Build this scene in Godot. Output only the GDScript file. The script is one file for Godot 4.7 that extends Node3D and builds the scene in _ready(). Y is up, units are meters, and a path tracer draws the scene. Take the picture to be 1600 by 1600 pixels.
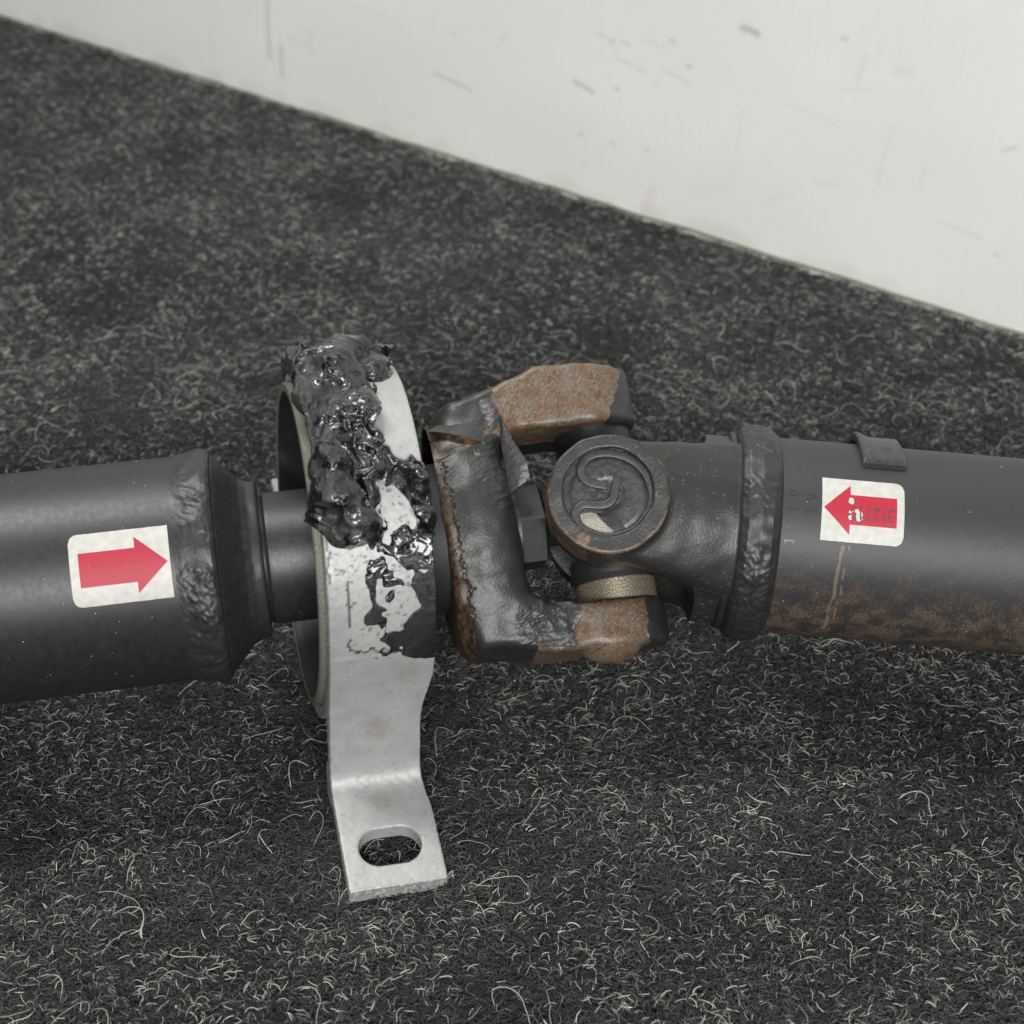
extends Node3D

# ---------------------------------------------------------------- measures (metres unless noted)
const CAM_HEIGHT := 0.41348
const JOINT := Vector3(0.03383, 0.0665, -0.43956)      # centre of the universal joint
const BRACKET := Vector3(-0.07428, 0.06994, -0.42131)  # centre of the bearing bracket
const WALL_A := Vector3(-0.38158, 0.0, -1.12964)
const WALL_DIR := Vector3(0.81732, 0.0, 0.57618)

var rng := RandomNumberGenerator.new()
var n1 := FastNoiseLite.new()
var n2 := FastNoiseLite.new()
var n3 := FastNoiseLite.new()
var M := {}
var none: Callable
var shaft: Node3D
var tl: Transform3D      # frame of the left half, x along its axis, z towards the open side
var tr: Transform3D      # frame of the right half
var tb: Transform3D      # frame of the bracket: x along the ring axis, y up, z out to the foot


func _ready() -> void:
	rng.seed = 7
	for k in 3:
		var n: FastNoiseLite = [n1, n2, n3][k]
		n.seed = 11 + k * 7
		n.noise_type = FastNoiseLite.TYPE_SIMPLEX_SMOOTH
		n.frequency = 1.0
		n.fractal_type = FastNoiseLite.FRACTAL_NONE
	n2.fractal_type = FastNoiseLite.FRACTAL_FBM
	n2.fractal_octaves = 3
	n3.fractal_type = FastNoiseLite.FRACTAL_RIDGED
	n3.fractal_octaves = 3
	set_camera_and_light()
	make_materials()
	make_frames()
	build_floor()
	build_wall()
	build_shaft()


# ---------------------------------------------------------------- camera, surroundings, lamps
func set_camera_and_light() -> void:
	var cam := Camera3D.new()
	cam.name = "camera"
	var at := CameraAttributesPhysical.new()
	at.frustum_focal_length = 36.0
	at.frustum_focus_distance = 0.525
	at.frustum_near = 0.02
	at.frustum_far = 20.0
	at.exposure_aperture = 9.0
	cam.attributes = at
	cam.fov = 36.8699
	cam.near = 0.02
	cam.far = 20.0
	add_child(cam)
	cam.position = Vector3(0, CAM_HEIGHT, 0)
	cam.rotation_degrees = Vector3(-38.0, 0, 0)
	cam.current = true
	var we := WorldEnvironment.new()
	we.name = "surroundings"
	var e := Environment.new()
	e.background_mode = Environment.BG_COLOR
	e.background_color = Color(0.085, 0.087, 0.093).linear_to_srgb()
	e.tonemap_mode = Environment.TONE_MAPPER_LINEAR
	e.tonemap_exposure = 0.93
	e.sdfgi_enabled = true
	e.ssao_enabled = true
	e.ssil_enabled = true
	we.environment = e
	add_child(we)
	lamp("ceiling_lamp", Vector3(-0.45, 1.35, -0.78), Vector3(-0.05, 0.0, -0.5), Vector2(0.8, 0.22), 2.1, Color(1.0, 0.998, 0.99))
	lamp("doorway_light", Vector3(0.2, 1.05, 1.15), Vector3(0.0, 0.05, -0.5), Vector2(1.1, 0.5), 5.3, Color(1.0, 0.998, 0.99))


func lamp(called: String, at: Vector3, to: Vector3, size: Vector2, energy: float, col: Color) -> void:
	var l := AreaLight3D.new()
	l.name = called
	l.area_size = size
	l.area_normalize_energy = true
	l.light_energy = energy
	l.light_color = col
	l.shadow_enabled = true
	l.area_range = 8.0
	l.area_attenuation = 2.0
	add_child(l)
	l.look_at_from_position(at, to, Vector3(0, 0, -1))


# ---------------------------------------------------------------- materials
func grain(sd: int, freq: float, lo: float, hi: float, oct := 3, kind := FastNoiseLite.TYPE_SIMPLEX_SMOOTH, contrast := 1.0, size := 512) -> ImageTexture:
	var n := FastNoiseLite.new()
	n.seed = sd
	n.noise_type = kind
	n.frequency = freq
	n.fractal_type = FastNoiseLite.FRACTAL_FBM
	n.fractal_octaves = oct
	var im := n.get_seamless_image(size, size)
	im.convert(Image.FORMAT_L8)
	var d := im.get_data()
	for i in d.size():
		var v: float = clampf((float(d[i]) / 255.0 - 0.5) * contrast + 0.5, 0.0, 1.0)
		d[i] = int(255.0 * (lo + (hi - lo) * v))
	return ImageTexture.create_from_image(Image.create_from_data(size, size, false, Image.FORMAT_L8, d))


func mat(called: String, lin: Color, rough: float, metal := 0.0) -> StandardMaterial3D:
	var m := StandardMaterial3D.new()
	m.resource_name = called
	m.albedo_color = lin.linear_to_srgb()
	m.roughness = rough
	m.metallic = metal
	M[called] = m
	return m


func tri(m: StandardMaterial3D, scale: float, albedo: Texture2D, rough: Texture2D = null, height: Texture2D = null, amount_mm := 0.0) -> void:
	m.uv1_triplanar = true
	m.uv1_scale = Vector3.ONE * scale
	m.albedo_texture = albedo
	if rough:
		m.roughness_texture = rough
		m.roughness_texture_channel = BaseMaterial3D.TEXTURE_CHANNEL_RED
	if height:
		m.heightmap_enabled = true
		m.heightmap_texture = height
		m.heightmap_scale = amount_mm * 0.1


func make_materials() -> void:
	var fine := grain(1, 0.06, 0.45, 1.0, 4, FastNoiseLite.TYPE_SIMPLEX_SMOOTH, 1.2)
	var speck := grain(2, 0.11, 0.25, 1.0, 2, FastNoiseLite.TYPE_SIMPLEX_SMOOTH, 2.4)
	var pit := grain(3, 0.05, 0.0, 1.0, 4)
	var rough_map := grain(4, 0.03, 0.78, 1.0, 4)
	var soft := grain(5, 0.02, 0.72, 1.0, 4)
	var m := mat("paint", Color(0.021, 0.021, 0.024), 0.52)
	tri(m, 22.0, soft, rough_map, pit, 0.014)
	m = mat("cast_paint", Color(0.046, 0.046, 0.049), 0.44)
	tri(m, 30.0, soft, rough_map, pit, 0.05)
	m = mat("weld_paint", Color(0.026, 0.026, 0.028), 0.52)
	tri(m, 26.0, soft, rough_map, pit, 0.06)
	m = mat("dark_paint", Color(0.022, 0.022, 0.024), 0.5)
	tri(m, 26.0, soft, rough_map, pit, 0.03)
	m = mat("yoke_skin", Color(1, 1, 1), 0.5)
	m.vertex_color_use_as_albedo = true
	tri(m, 32.0, grain(6, 0.19, 0.62, 1.0, 3, FastNoiseLite.TYPE_SIMPLEX_SMOOTH, 1.5), rough_map, pit, 0.07)
	m = mat("metal_skin", Color(1, 1, 1), 0.56, 0.15)
	m.vertex_color_use_as_albedo = true
	m.metallic_specular = 0.6
	tri(m, 30.0, grain(8, 0.24, 0.66, 1.0, 2, FastNoiseLite.TYPE_SIMPLEX_SMOOTH, 1.6), rough_map, pit, 0.03)
	m = mat("rubber", Color(0.018, 0.018, 0.019), 0.6)
	tri(m, 30.0, soft, null, pit, 0.1)
	m = mat("grease", Color(0.004, 0.004, 0.005), 0.085)
	m.clearcoat_enabled = true
	m.clearcoat = 0.7
	m.clearcoat_roughness = 0.08
	tri(m, 75.0, soft, null, pit, 0.28)
	m = mat("dusty_grease", Color(0.026, 0.026, 0.026), 0.58)
	tri(m, 50.0, soft, null, pit, 0.08)
	m = mat("brass", Color(0.42, 0.36, 0.26), 0.45, 0.5)
	tri(m, 40.0, fine, null, pit, 0.1)
	m = mat("bright_metal", Color(0.50, 0.46, 0.37), 0.5, 0.3)
	tri(m, 60.0, fine, null, pit, 0.1)
	m = mat("sleeve", Color(0.25, 0.235, 0.20), 0.6, 0.2)
	tri(m, 50.0, fine, null, pit, 0.15)
	mat("sticker_white", Color(0.48, 0.47, 0.435), 0.5)
	tri(M.sticker_white, 25.0, grain(9, 0.02, 0.88, 1.0, 3))
	mat("sticker_red", Color(0.33, 0.006, 0.027), 0.55)
	mat("print_dark", Color(0.16, 0.02, 0.035), 0.5)
	mat("print_grey", Color(0.08, 0.04, 0.05), 0.5)
	mat("print_faint", Color(0.285, 0.007, 0.024), 0.5)
	m = mat("flake", Color(0.034, 0.034, 0.037), 0.48)
	m.cull_mode = BaseMaterial3D.CULL_DISABLED
	tri(m, 30.0, soft, rough_map, pit, 0.08)
	m = mat("pile", Color(1, 1, 1), 0.85)
	m.vertex_color_use_as_albedo = true
	m = mat("fibre", Color(1, 1, 1), 0.55)
	m.vertex_color_use_as_albedo = true
	m = mat("carpet_base", Color(0.022, 0.022, 0.022), 0.95)
	tri(m, 14.0, speck, null, pit, 0.6)
	m.uv1_world_triplanar = true


# ---------------------------------------------------------------- frames
func axis(psi: float, eps: float) -> Vector3:
	psi = deg_to_rad(psi)
	eps = deg_to_rad(eps)
	return Vector3(cos(psi) * cos(eps), sin(eps), -sin(psi) * cos(eps))


func make_frames() -> void:
	var al := axis(10.8, -0.3)
	var ar := axis(-5.2, -2.4)
	var z := ar.cross(Vector3.UP).normalized()
	var y := z.cross(ar)
	var a := deg_to_rad(49.5)
	var zr := (z * cos(a) + y * sin(a)).normalized()
	var base := Vector3(JOINT.x, 0, JOINT.z)
	tr = Transform3D(Basis(ar, zr.cross(ar), zr), JOINT - base)
	var yl := zr.cross(al).normalized()
	tl = Transform3D(Basis(al, yl, al.cross(yl)), JOINT - base)
	var nb := axis(14.0, -4.0)
	var q := nb.cross(Vector3.UP).normalized()
	tb = Transform3D(Basis(nb, q.cross(nb), q), BRACKET - base)


# ---------------------------------------------------------------- mesh helpers
func put(called: String, mesh: Mesh, m: Material, parent: Node3D, at := Transform3D()) -> MeshInstance3D:
	var o := MeshInstance3D.new()
	o.name = called
	o.mesh = mesh
	if m:
		o.material_override = m
	parent.add_child(o, true)
	o.transform = at
	return o


func tag(o: Node, label: String, category := "", kind := "") -> Node:
	o.set_meta("label", label)
	if category:
		o.set_meta("category", category)
	if kind:
		o.set_meta("kind", kind)
	return o


# a grid of points as a surface; the winding follows the wanted side given by «out» (+1 or -1)
func grid_mesh(p: PackedVector3Array, nu: int, nv: int, wrap_v := false, colors := PackedColorArray(), uv := PackedVector2Array(), keep := PackedByteArray(), flip := false) -> ArrayMesh:
	var nor := PackedVector3Array()
	nor.resize(p.size())
	for i in nu:
		for j in nv:
			var i0 := maxi(i - 1, 0)
			var i1 := mini(i + 1, nu - 1)
			var j0 := j - 1
			var j1 := j + 1
			if wrap_v:
				if j0 < 0: j0 = nv - 2
				if j1 >= nv: j1 = 1
			else:
				j0 = maxi(j0, 0)
				j1 = mini(j1, nv - 1)
			var c := (p[i1 * nv + j] - p[i0 * nv + j]).cross(p[i * nv + j1] - p[i * nv + j0])
			nor[i * nv + j] = (-c if flip else c).normalized()
	var idx := PackedInt32Array()
	for i in nu - 1:
		for j in nv - 1:
			var a := i * nv + j
			var b := a + nv
			if keep.size() and not (keep[a] and keep[b] and keep[a + 1] and keep[b + 1]):
				continue
			if flip:
				idx.append_array([a, b, b + 1, a, b + 1, a + 1])
			else:
				idx.append_array([a, b + 1, b, a, a + 1, b + 1])
	return arrays(p, nor, idx, colors, uv)


func arrays(p: PackedVector3Array, nor: PackedVector3Array, idx: PackedInt32Array, colors := PackedColorArray(), uv := PackedVector2Array()) -> ArrayMesh:
	var a := []
	a.resize(Mesh.ARRAY_MAX)
	a[Mesh.ARRAY_VERTEX] = p
	a[Mesh.ARRAY_NORMAL] = nor
	a[Mesh.ARRAY_INDEX] = idx
	if colors.size():
		a[Mesh.ARRAY_COLOR] = colors
	if uv.size():
		a[Mesh.ARRAY_TEX_UV] = uv
	var m := ArrayMesh.new()
	m.add_surface_from_arrays(Mesh.PRIMITIVE_TRIANGLES, a)
	return m


# point on a tube round x: angle from z towards y
func round_x(x: float, r: float, g: float) -> Vector3:
	return Vector3(x, r * sin(g), r * cos(g))


# body of revolution round x from (x, r) pairs in mm; bump(x, g) adds to the radius in mm
func lathe(profile: Array, seg: int, bump: Callable = none, step := 0.0) -> ArrayMesh:
	var pr := PackedVector2Array()
	for k in profile.size():
		var v: Vector2 = profile[k]
		if k > 0 and step > 0.0:
			var w: Vector2 = profile[k - 1]
			var n := int(ceil(w.distance_to(v) / step))
			for i in range(1, n):
				pr.append(w.lerp(v, float(i) / n))
		pr.append(v)
	var nu := pr.size()
	var nv := seg + 1
	var p := PackedVector3Array()
	var uv := PackedVector2Array()
	p.resize(nu * nv)
	uv.resize(nu * nv)
	for i in nu:
		for j in nv:
			var g := PI + TAU * float(j % seg) / seg
			var r := pr[i].y
			if bump.is_valid():
				r += bump.call(pr[i].x, g)
			p[i * nv + j] = round_x(pr[i].x, r, g) * 0.001
			uv[i * nv + j] = Vector2(pr[i].x / 140.0, float(j) / seg)
	return grid_mesh(p, nu, nv, true, PackedColorArray(), uv, PackedByteArray(), true)


# sharp-edged body of revolution: each stretch of the profile has its own vertices, so that creases stay crisp
func lathe_hard(profile: Array, seg: int, facets := false) -> ArrayMesh:
	var p := PackedVector3Array()
	var nor := PackedVector3Array()
	var idx := PackedInt32Array()
	for k in profile.size() - 1:
		var a: Vector2 = profile[k]
		var b: Vector2 = profile[k + 1]
		var t := (b - a).normalized()
		var nn := Vector2(-t.y, t.x)
		var at := p.size()
		if facets:
			for j in seg:
				var g0 := TAU * float(j) / seg
				var g1 := TAU * float(j + 1) / seg
				at = p.size()
				p.append_array([round_x(a.x, a.y, g0) * 0.001, round_x(b.x, b.y, g0) * 0.001, round_x(a.x, a.y, g1) * 0.001, round_x(b.x, b.y, g1) * 0.001])
				for q in 4:
					nor.append(round_x(nn.x, nn.y, (g0 + g1) * 0.5))
				add_tri(idx, p, nor, at, at + 1, at + 3)
				add_tri(idx, p, nor, at, at + 3, at + 2)
			continue
		for j in seg + 1:
			var g := TAU * float(j) / seg
			p.append(round_x(a.x, a.y, g) * 0.001)
			p.append(round_x(b.x, b.y, g) * 0.001)
			nor.append(round_x(nn.x, nn.y, g))
			nor.append(round_x(nn.x, nn.y, g))
		for j in seg:
			var q := at + j * 2
			for f in [[q, q + 1, q + 3], [q, q + 3, q + 2]]:
				add_tri(idx, p, nor, f[0], f[1], f[2])
	return arrays(p, nor, idx)


func add_tri(idx: PackedInt32Array, p: PackedVector3Array, nor: PackedVector3Array, a: int, b: int, c: int) -> void:
	if (p[b] - p[a]).cross(p[c] - p[a]).dot(nor[a] + nor[b] + nor[c]) > 0.0:
		idx.append(a); idx.append(c); idx.append(b)
	else:
		idx.append(a); idx.append(b); idx.append(c)


# swept round or flat wire; points in metres
func sweep(pts: PackedVector3Array, up: Vector3, half_w: float, half_h: float, seg := 10, pow_ := 1.0) -> ArrayMesh:
	var nu := pts.size() + 2
	var nv := seg + 1
	var p := PackedVector3Array()
	p.resize(nu * nv)
	for i in nu:
		var k := clampi(i - 1, 0, pts.size() - 1)
		var t := (pts[mini(k + 1, pts.size() - 1)] - pts[maxi(k - 1, 0)]).normalized()
		var s := t.cross(up).normalized()
		var u := s.cross(t)
		var f := 0.02 if i == 0 or i == nu - 1 else 1.0
		for j in nv:
			var g := TAU * float(j % seg) / seg
			var cx: float = signf(cos(g)) * pow(absf(cos(g)), pow_)
			var cy: float = signf(sin(g)) * pow(absf(sin(g)), pow_)
			p[i * nv + j] = pts[k] + s * cx * half_w * f + u * cy * half_h * f
	return grid_mesh(p, nu, nv, true, PackedColorArray(), PackedVector2Array(), PackedByteArray(), true)


func smooth_path(raw: Array, n: int) -> PackedVector3Array:
	var c := Curve3D.new()
	for k in raw.size():
		var t: Vector3 = (raw[mini(k + 1, raw.size() - 1)] - raw[maxi(k - 1, 0)]) / 6.0
		c.add_point(raw[k], -t, t)
	c.bake_interval = 0.0002
	var out := PackedVector3Array()
	var length := c.get_baked_length()
	for i in n:
		out.append(c.sample_baked(length * i / (n - 1.0)))
	return out


# surface nets over a signed distance in mm. sdf(p) -> mm; tint(p, n) -> Color; split(p, n) -> 0 or 1 picks one of two materials
func nets(lo: Vector3, hi: Vector3, cell: float, sdf: Callable, tint: Callable = none, split: Callable = none, slack := 2.0) -> ArrayMesh:
	const B := 6
	var nb := Vector3i(((hi - lo) / (cell * B)).ceil())
	var n := nb * B + Vector3i.ONE
	var sy := n.x
	var sz := n.x * n.y
	var val := PackedFloat32Array()
	val.resize(sz * n.z)
	val.fill(1e9)
	var vid := PackedInt32Array()
	vid.resize(sz * n.z)
	vid.fill(-1)
	var live: Array[Vector3i] = []
	var reach := cell * B * 0.87 + slack
	for bz in nb.z:
		for by in nb.y:
			for bx in nb.x:
				var c := lo + (Vector3(bx, by, bz) + Vector3(0.5, 0.5, 0.5)) * cell * B
				if absf(sdf.call(c)) > reach:
					continue
				live.append(Vector3i(bx, by, bz))
				for k in B + 1:
					for j in B + 1:
						var at := (bx * B) + (by * B + j) * sy + (bz * B + k) * sz
						for i in B + 1:
							if val[at + i] > 1e8:
								val[at + i] = sdf.call(lo + Vector3(bx * B + i, by * B + j, bz * B + k) * cell)
	var p := PackedVector3Array()
	var nor := PackedVector3Array()
	var col := PackedColorArray()
	var kind := PackedByteArray()
	var corner := [0, 1, sy, sy + 1, sz, sz + 1, sz + sy, sz + sy + 1]
	var ends := [[0, 1], [2, 3], [4, 5], [6, 7], [0, 2], [1, 3], [4, 6], [5, 7], [0, 4], [1, 5], [2, 6], [3, 7]]
	var offs: Array[Vector3] = []
	for k in 8:
		offs.append(Vector3(k & 1, (k >> 1) & 1, k >> 2))
	var e := cell * 0.5
	for b in live:
		for k in B:
			for j in B:
				for i in B:
					var at := (b.x * B + i) + (b.y * B + j) * sy + (b.z * B + k) * sz
					var bits := 0
					for q in 8:
						if val[at + corner[q]] < 0.0:
							bits |= 1 << q
					if bits == 0 or bits == 255:
						continue
					var sum := Vector3.ZERO
					var cnt := 0
					for w in ends:
						var a: int = w[0]
						var d: int = w[1]
						if ((bits >> a) & 1) != ((bits >> d) & 1):
							var va := val[at + corner[a]]
							var vd := val[at + corner[d]]
							sum += offs[a].lerp(offs[d], va / (va - vd))
							cnt += 1
					var pt := lo + (Vector3(b.x * B + i, b.y * B + j, b.z * B + k) + sum / cnt) * cell
					var g := Vector3(
						sdf.call(pt + Vector3(e, 0, 0)) - sdf.call(pt - Vector3(e, 0, 0)),
						sdf.call(pt + Vector3(0, e, 0)) - sdf.call(pt - Vector3(0, e, 0)),
						sdf.call(pt + Vector3(0, 0, e)) - sdf.call(pt - Vector3(0, 0, e)))
					g = g.normalized()
					vid[at] = p.size()
					p.append(pt * 0.001)
					nor.append(g)
					if tint.is_valid():
						col.append(tint.call(pt, g))
					kind.append(split.call(pt, g) if split.is_valid() else 0)
	var idx := [PackedInt32Array(), PackedInt32Array()]
	var steps := [1, sy, sz]
	for b in live:
		for k in B:
			for j in B:
				for i in B:
					var at := (b.x * B + i) + (b.y * B + j) * sy + (b.z * B + k) * sz
					if vid[at] < 0:
						continue
					for ax in 3:
						var d1: int = steps[(ax + 1) % 3]
						var d2: int = steps[(ax + 2) % 3]
						if at < d1 + d2 or (val[at] < 0.0) == (val[at + steps[ax]] < 0.0):
							continue
						var a := vid[at]
						var bb := vid[at - d1]
						var c := vid[at - d1 - d2]
						var d := vid[at - d2]
						if bb < 0 or c < 0 or d < 0:
							continue
						var to: PackedInt32Array = idx[1 if kind[a] + kind[bb] + kind[c] + kind[d] > 1 else 0]
						add_tri(to, p, nor, a, bb, c)
						add_tri(to, p, nor, a, c, d)
	var m := ArrayMesh.new()
	for s in 2:
		if idx[s].size() == 0:
			continue
		var arr := []
		arr.resize(Mesh.ARRAY_MAX)
		arr[Mesh.ARRAY_VERTEX] = p
		arr[Mesh.ARRAY_NORMAL] = nor
		arr[Mesh.ARRAY_INDEX] = idx[s]
		if col.size():
			arr[Mesh.ARRAY_COLOR] = col
		m.add_surface_from_arrays(Mesh.PRIMITIVE_TRIANGLES, arr)
	return m


func smin(a: float, b: float, k: float) -> float:
	var h := maxf(k - absf(a - b), 0.0) / k
	return minf(a, b) - h * h * k * 0.25


func smax(a: float, b: float, k: float) -> float:
	return -smin(-a, -b, k)


func sd_box(p: Vector3, h: Vector3, r: float) -> float:
	var q := p.abs() - h + Vector3(r, r, r)
	return Vector3(maxf(q.x, 0), maxf(q.y, 0), maxf(q.z, 0)).length() + minf(maxf(q.x, maxf(q.y, q.z)), 0.0) - r


func ramp(a: float, b: float, x: float) -> float:
	var t := clampf((x - a) / (b - a), 0.0, 1.0)
	return t * t * (3.0 - 2.0 * t)


# ---------------------------------------------------------------- floor
func floor_height(x: float, z: float) -> float:
	var rib := sin((x * 0.80 - z * 0.60) * TAU / 0.0085 + 1.6 * n1.get_noise_2d(x * 22.0, z * 22.0))
	return -0.0022 + 0.0011 * rib + 0.0012 * n1.get_noise_2d(x * 60.0, z * 60.0) + 0.0008 * n1.get_noise_2d(x * 190.0 + 40.0, z * 190.0)


func wall_side(x: float, z: float) -> float:   # distance in front of the wall's face
	return (x - WALL_A.x) * -WALL_DIR.z + (z - WALL_A.z) * WALL_DIR.x


func build_floor() -> void:
	var root := Node3D.new()
	root.name = "floor"
	add_child(root)
	tag(root, "dark grey ribbed carpet floor strewn with curly pale fibres", "", "structure")
	var nx := 340
	var nz := 400
	var p := PackedVector3Array()
	p.resize(nx * nz)
	for i in nx:
		for j in nz:
			var x := -0.62 + 1.24 * i / (nx - 1.0)
			var z := -1.36 + 1.30 * j / (nz - 1.0)
			p[i * nz + j] = Vector3(x, floor_height(x, z), z)
	put("carpet_backing", grid_mesh(p, nx, nz, false, PackedColorArray(), PackedVector2Array(), PackedByteArray(), true), M.carpet_base, root)
	var under := BoxMesh.new()
	under.size = Vector3(5.0, 0.01, 3.4)
	put("underlay", under, M.carpet_base, root, Transform3D(Basis(), Vector3(0.0, -0.0115, 0.3)))
	# tufts: bundles of short curly fibres
	for k in 10:
		var mesh := tuft(18, 0.0014, 0.0036, 0.00014, 0.0048, 0.0022)
		scatter("pile", mesh, M.pile, root, 11800, 0, k)
	for k in 14:
		var mesh := tuft(1, 0.0013, 0.0070, 0.000105, 0.0002, 0.0024)
		scatter("loose_fibre", mesh, M.fibre, root, 5700, 1, k)
	for k in 10:
		var mesh := tuft(1, 0.007, 0.022, 0.00011, 0.0002, 0.0040)
		scatter("long_fibre", mesh, M.fibre, root, 95, 2, k)
	var g := SphereMesh.new()
	g.radius = 0.0005
	g.height = 0.0008
	g.radial_segments = 6
	g.rings = 3
	scatter("grit", g, M.pile, root, 900, 3, 0)


# a bundle of fibres, each a thin three-sided tube along a wandering curve
func tuft(count: int, len_lo: float, len_hi: float, rad: float, spread: float, curl: float) -> ArrayMesh:
	var p := PackedVector3Array()
	var nor := PackedVector3Array()
	var idx := PackedInt32Array()
	var col := PackedColorArray()
	for f in count:
		var tone := (rng.randf_range(0.15, 0.6) if rng.randf() < 0.64 else rng.randf_range(2.0, 6.8)) if count > 1 else 1.0
		var length := rng.randf_range(len_lo, len_hi)
		var at := Vector3(rng.randf_range(-spread, spread), rng.randf_range(-0.0004, 0.0006), rng.randf_range(-spread, spread))
		var yaw := rng.randf() * TAU
		var bend := rng.randf_range(-0.7, 0.7) / curl
		var rise := rng.randf_range(0.1, 0.8)
		var seg := clampi(int(length / 0.0006), 7, 30)
		var step := length / seg
		var r := rad * rng.randf_range(0.7, 1.2)
		for s in seg + 1:
			var u := float(s) / seg
			var d := Vector3(cos(yaw), rise * cos(u * PI * 1.1), sin(yaw)).normalized()
			var side := Vector3(-sin(yaw), 0, cos(yaw))
			var up := side.cross(d)
			var taper := r * (0.25 if s == 0 or s == seg else 1.0)
			for q in 3:
				var g := TAU * q / 3.0
				var nn := side * cos(g) + up * sin(g)
				p.append(at + nn * taper)
				nor.append(nn)
				col.append(Color(tone, tone, tone))
			at += d * step
			yaw += bend * step
			bend += rng.randf_range(-1.0, 1.0) / curl * 0.8
			bend = clampf(bend * 0.90, -1.3 / curl, 1.3 / curl)
			if rng.randf() < 0.06:
				yaw += rng.randf_range(-0.9, 0.9)
		var b := p.size() - (seg + 1) * 3
		for s in seg:
			for q in 3:
				var a0 := b + s * 3 + q
				var a1 := b + s * 3 + (q + 1) % 3
				add_tri(idx, p, nor, a0, a1, a1 + 3)
				add_tri(idx, p, nor, a0, a1 + 3, a0 + 3)
	return arrays(p, nor, idx, col)


func scatter(called: String, mesh: Mesh, m: Material, parent: Node3D, count: int, kind: int, salt: int) -> void:
	var r := RandomNumberGenerator.new()
	r.seed = 100 + kind * 50 + salt
	var xf: Array[Transform3D] = []
	var cl := PackedColorArray()
	while xf.size() < count:
		var z := -1.22 + 1.03 * r.randf()
		var x := (r.randf() * 2.0 - 1.0) * 0.61
		if absf(x) > 0.10 - z * 0.46 or wall_side(x, z) < 0.003:
			continue
		# far ones are too small to show singly
		var near := clampf((z + 1.22) / 0.75, 0.0, 1.0)
		var groove := sin((x * 0.80 - z * 0.60) * TAU / 0.0085 + 1.6 * n1.get_noise_2d(x * 22.0, z * 22.0))
		if kind == 0 and (r.randf() > 0.55 + 0.45 * near or groove < r.randf_range(-1.3, -0.1)):
			continue
		if kind == 1 and (n1.get_noise_2d(x * 16.0, z * 16.0 + 9.0) < r.randf_range(-1.1, 0.5) or r.randf() > 0.7 + 0.3 * near):
			continue
		if kind == 2 and near < 0.72:
			continue
		var y := floor_height(x, z) + 0.0006
		var b := Basis(Vector3.UP, r.randf() * TAU)
		var s := r.randf_range(0.75, 1.25)
		var c: Color
		if kind == 0:
			b = Basis(Vector3(r.randf_range(-1, 1), 0, r.randf_range(-1, 1)).normalized(), r.randf_range(0.0, 0.5)) * b
			var v := 0.032 + 0.060 * r.randf()
			v *= 1.0 + 0.35 * n1.get_noise_2d(x * 7.0 + 30.0, z * 7.0)
			c = Color(v * 1.01, v, v * 0.98)
		elif kind == 3:
			var v := r.randf_range(0.1, 0.55)
			c = Color(v, v * 0.92, v * 0.8)
			s = r.randf_range(0.4, 1.3)
			y += 0.0008
		else:
			y += 0.0010 + 0.0012 * r.randf()
			b = Basis(Vector3(r.randf_range(-1, 1), 0, r.randf_range(-1, 1)).normalized(), r.randf_range(0.0, 0.35)) * b
			var v := 0.10 + 0.55 * pow(r.randf(), 1.5) if kind == 1 else r.randf_range(0.25, 0.55)
			c = Color(v, v * 0.98, v * 0.91)
		xf.append(Transform3D(b.scaled(Vector3.ONE * s), Vector3(x, y, z)))
		cl.append(c)
	var mm := MultiMesh.new()
	mm.transform_format = MultiMesh.TRANSFORM_3D
	mm.use_colors = true
	mm.mesh = mesh
	mm.instance_count = xf.size()
	for i in xf.size():
		mm.set_instance_transform(i, xf[i])
		mm.set_instance_color(i, cl[i])
	var o := MultiMeshInstance3D.new()
	o.name = called
	o.multimesh = mm
	o.material_override = m
	o.set_meta("kind", "stuff")
	parent.add_child(o, true)


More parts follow.
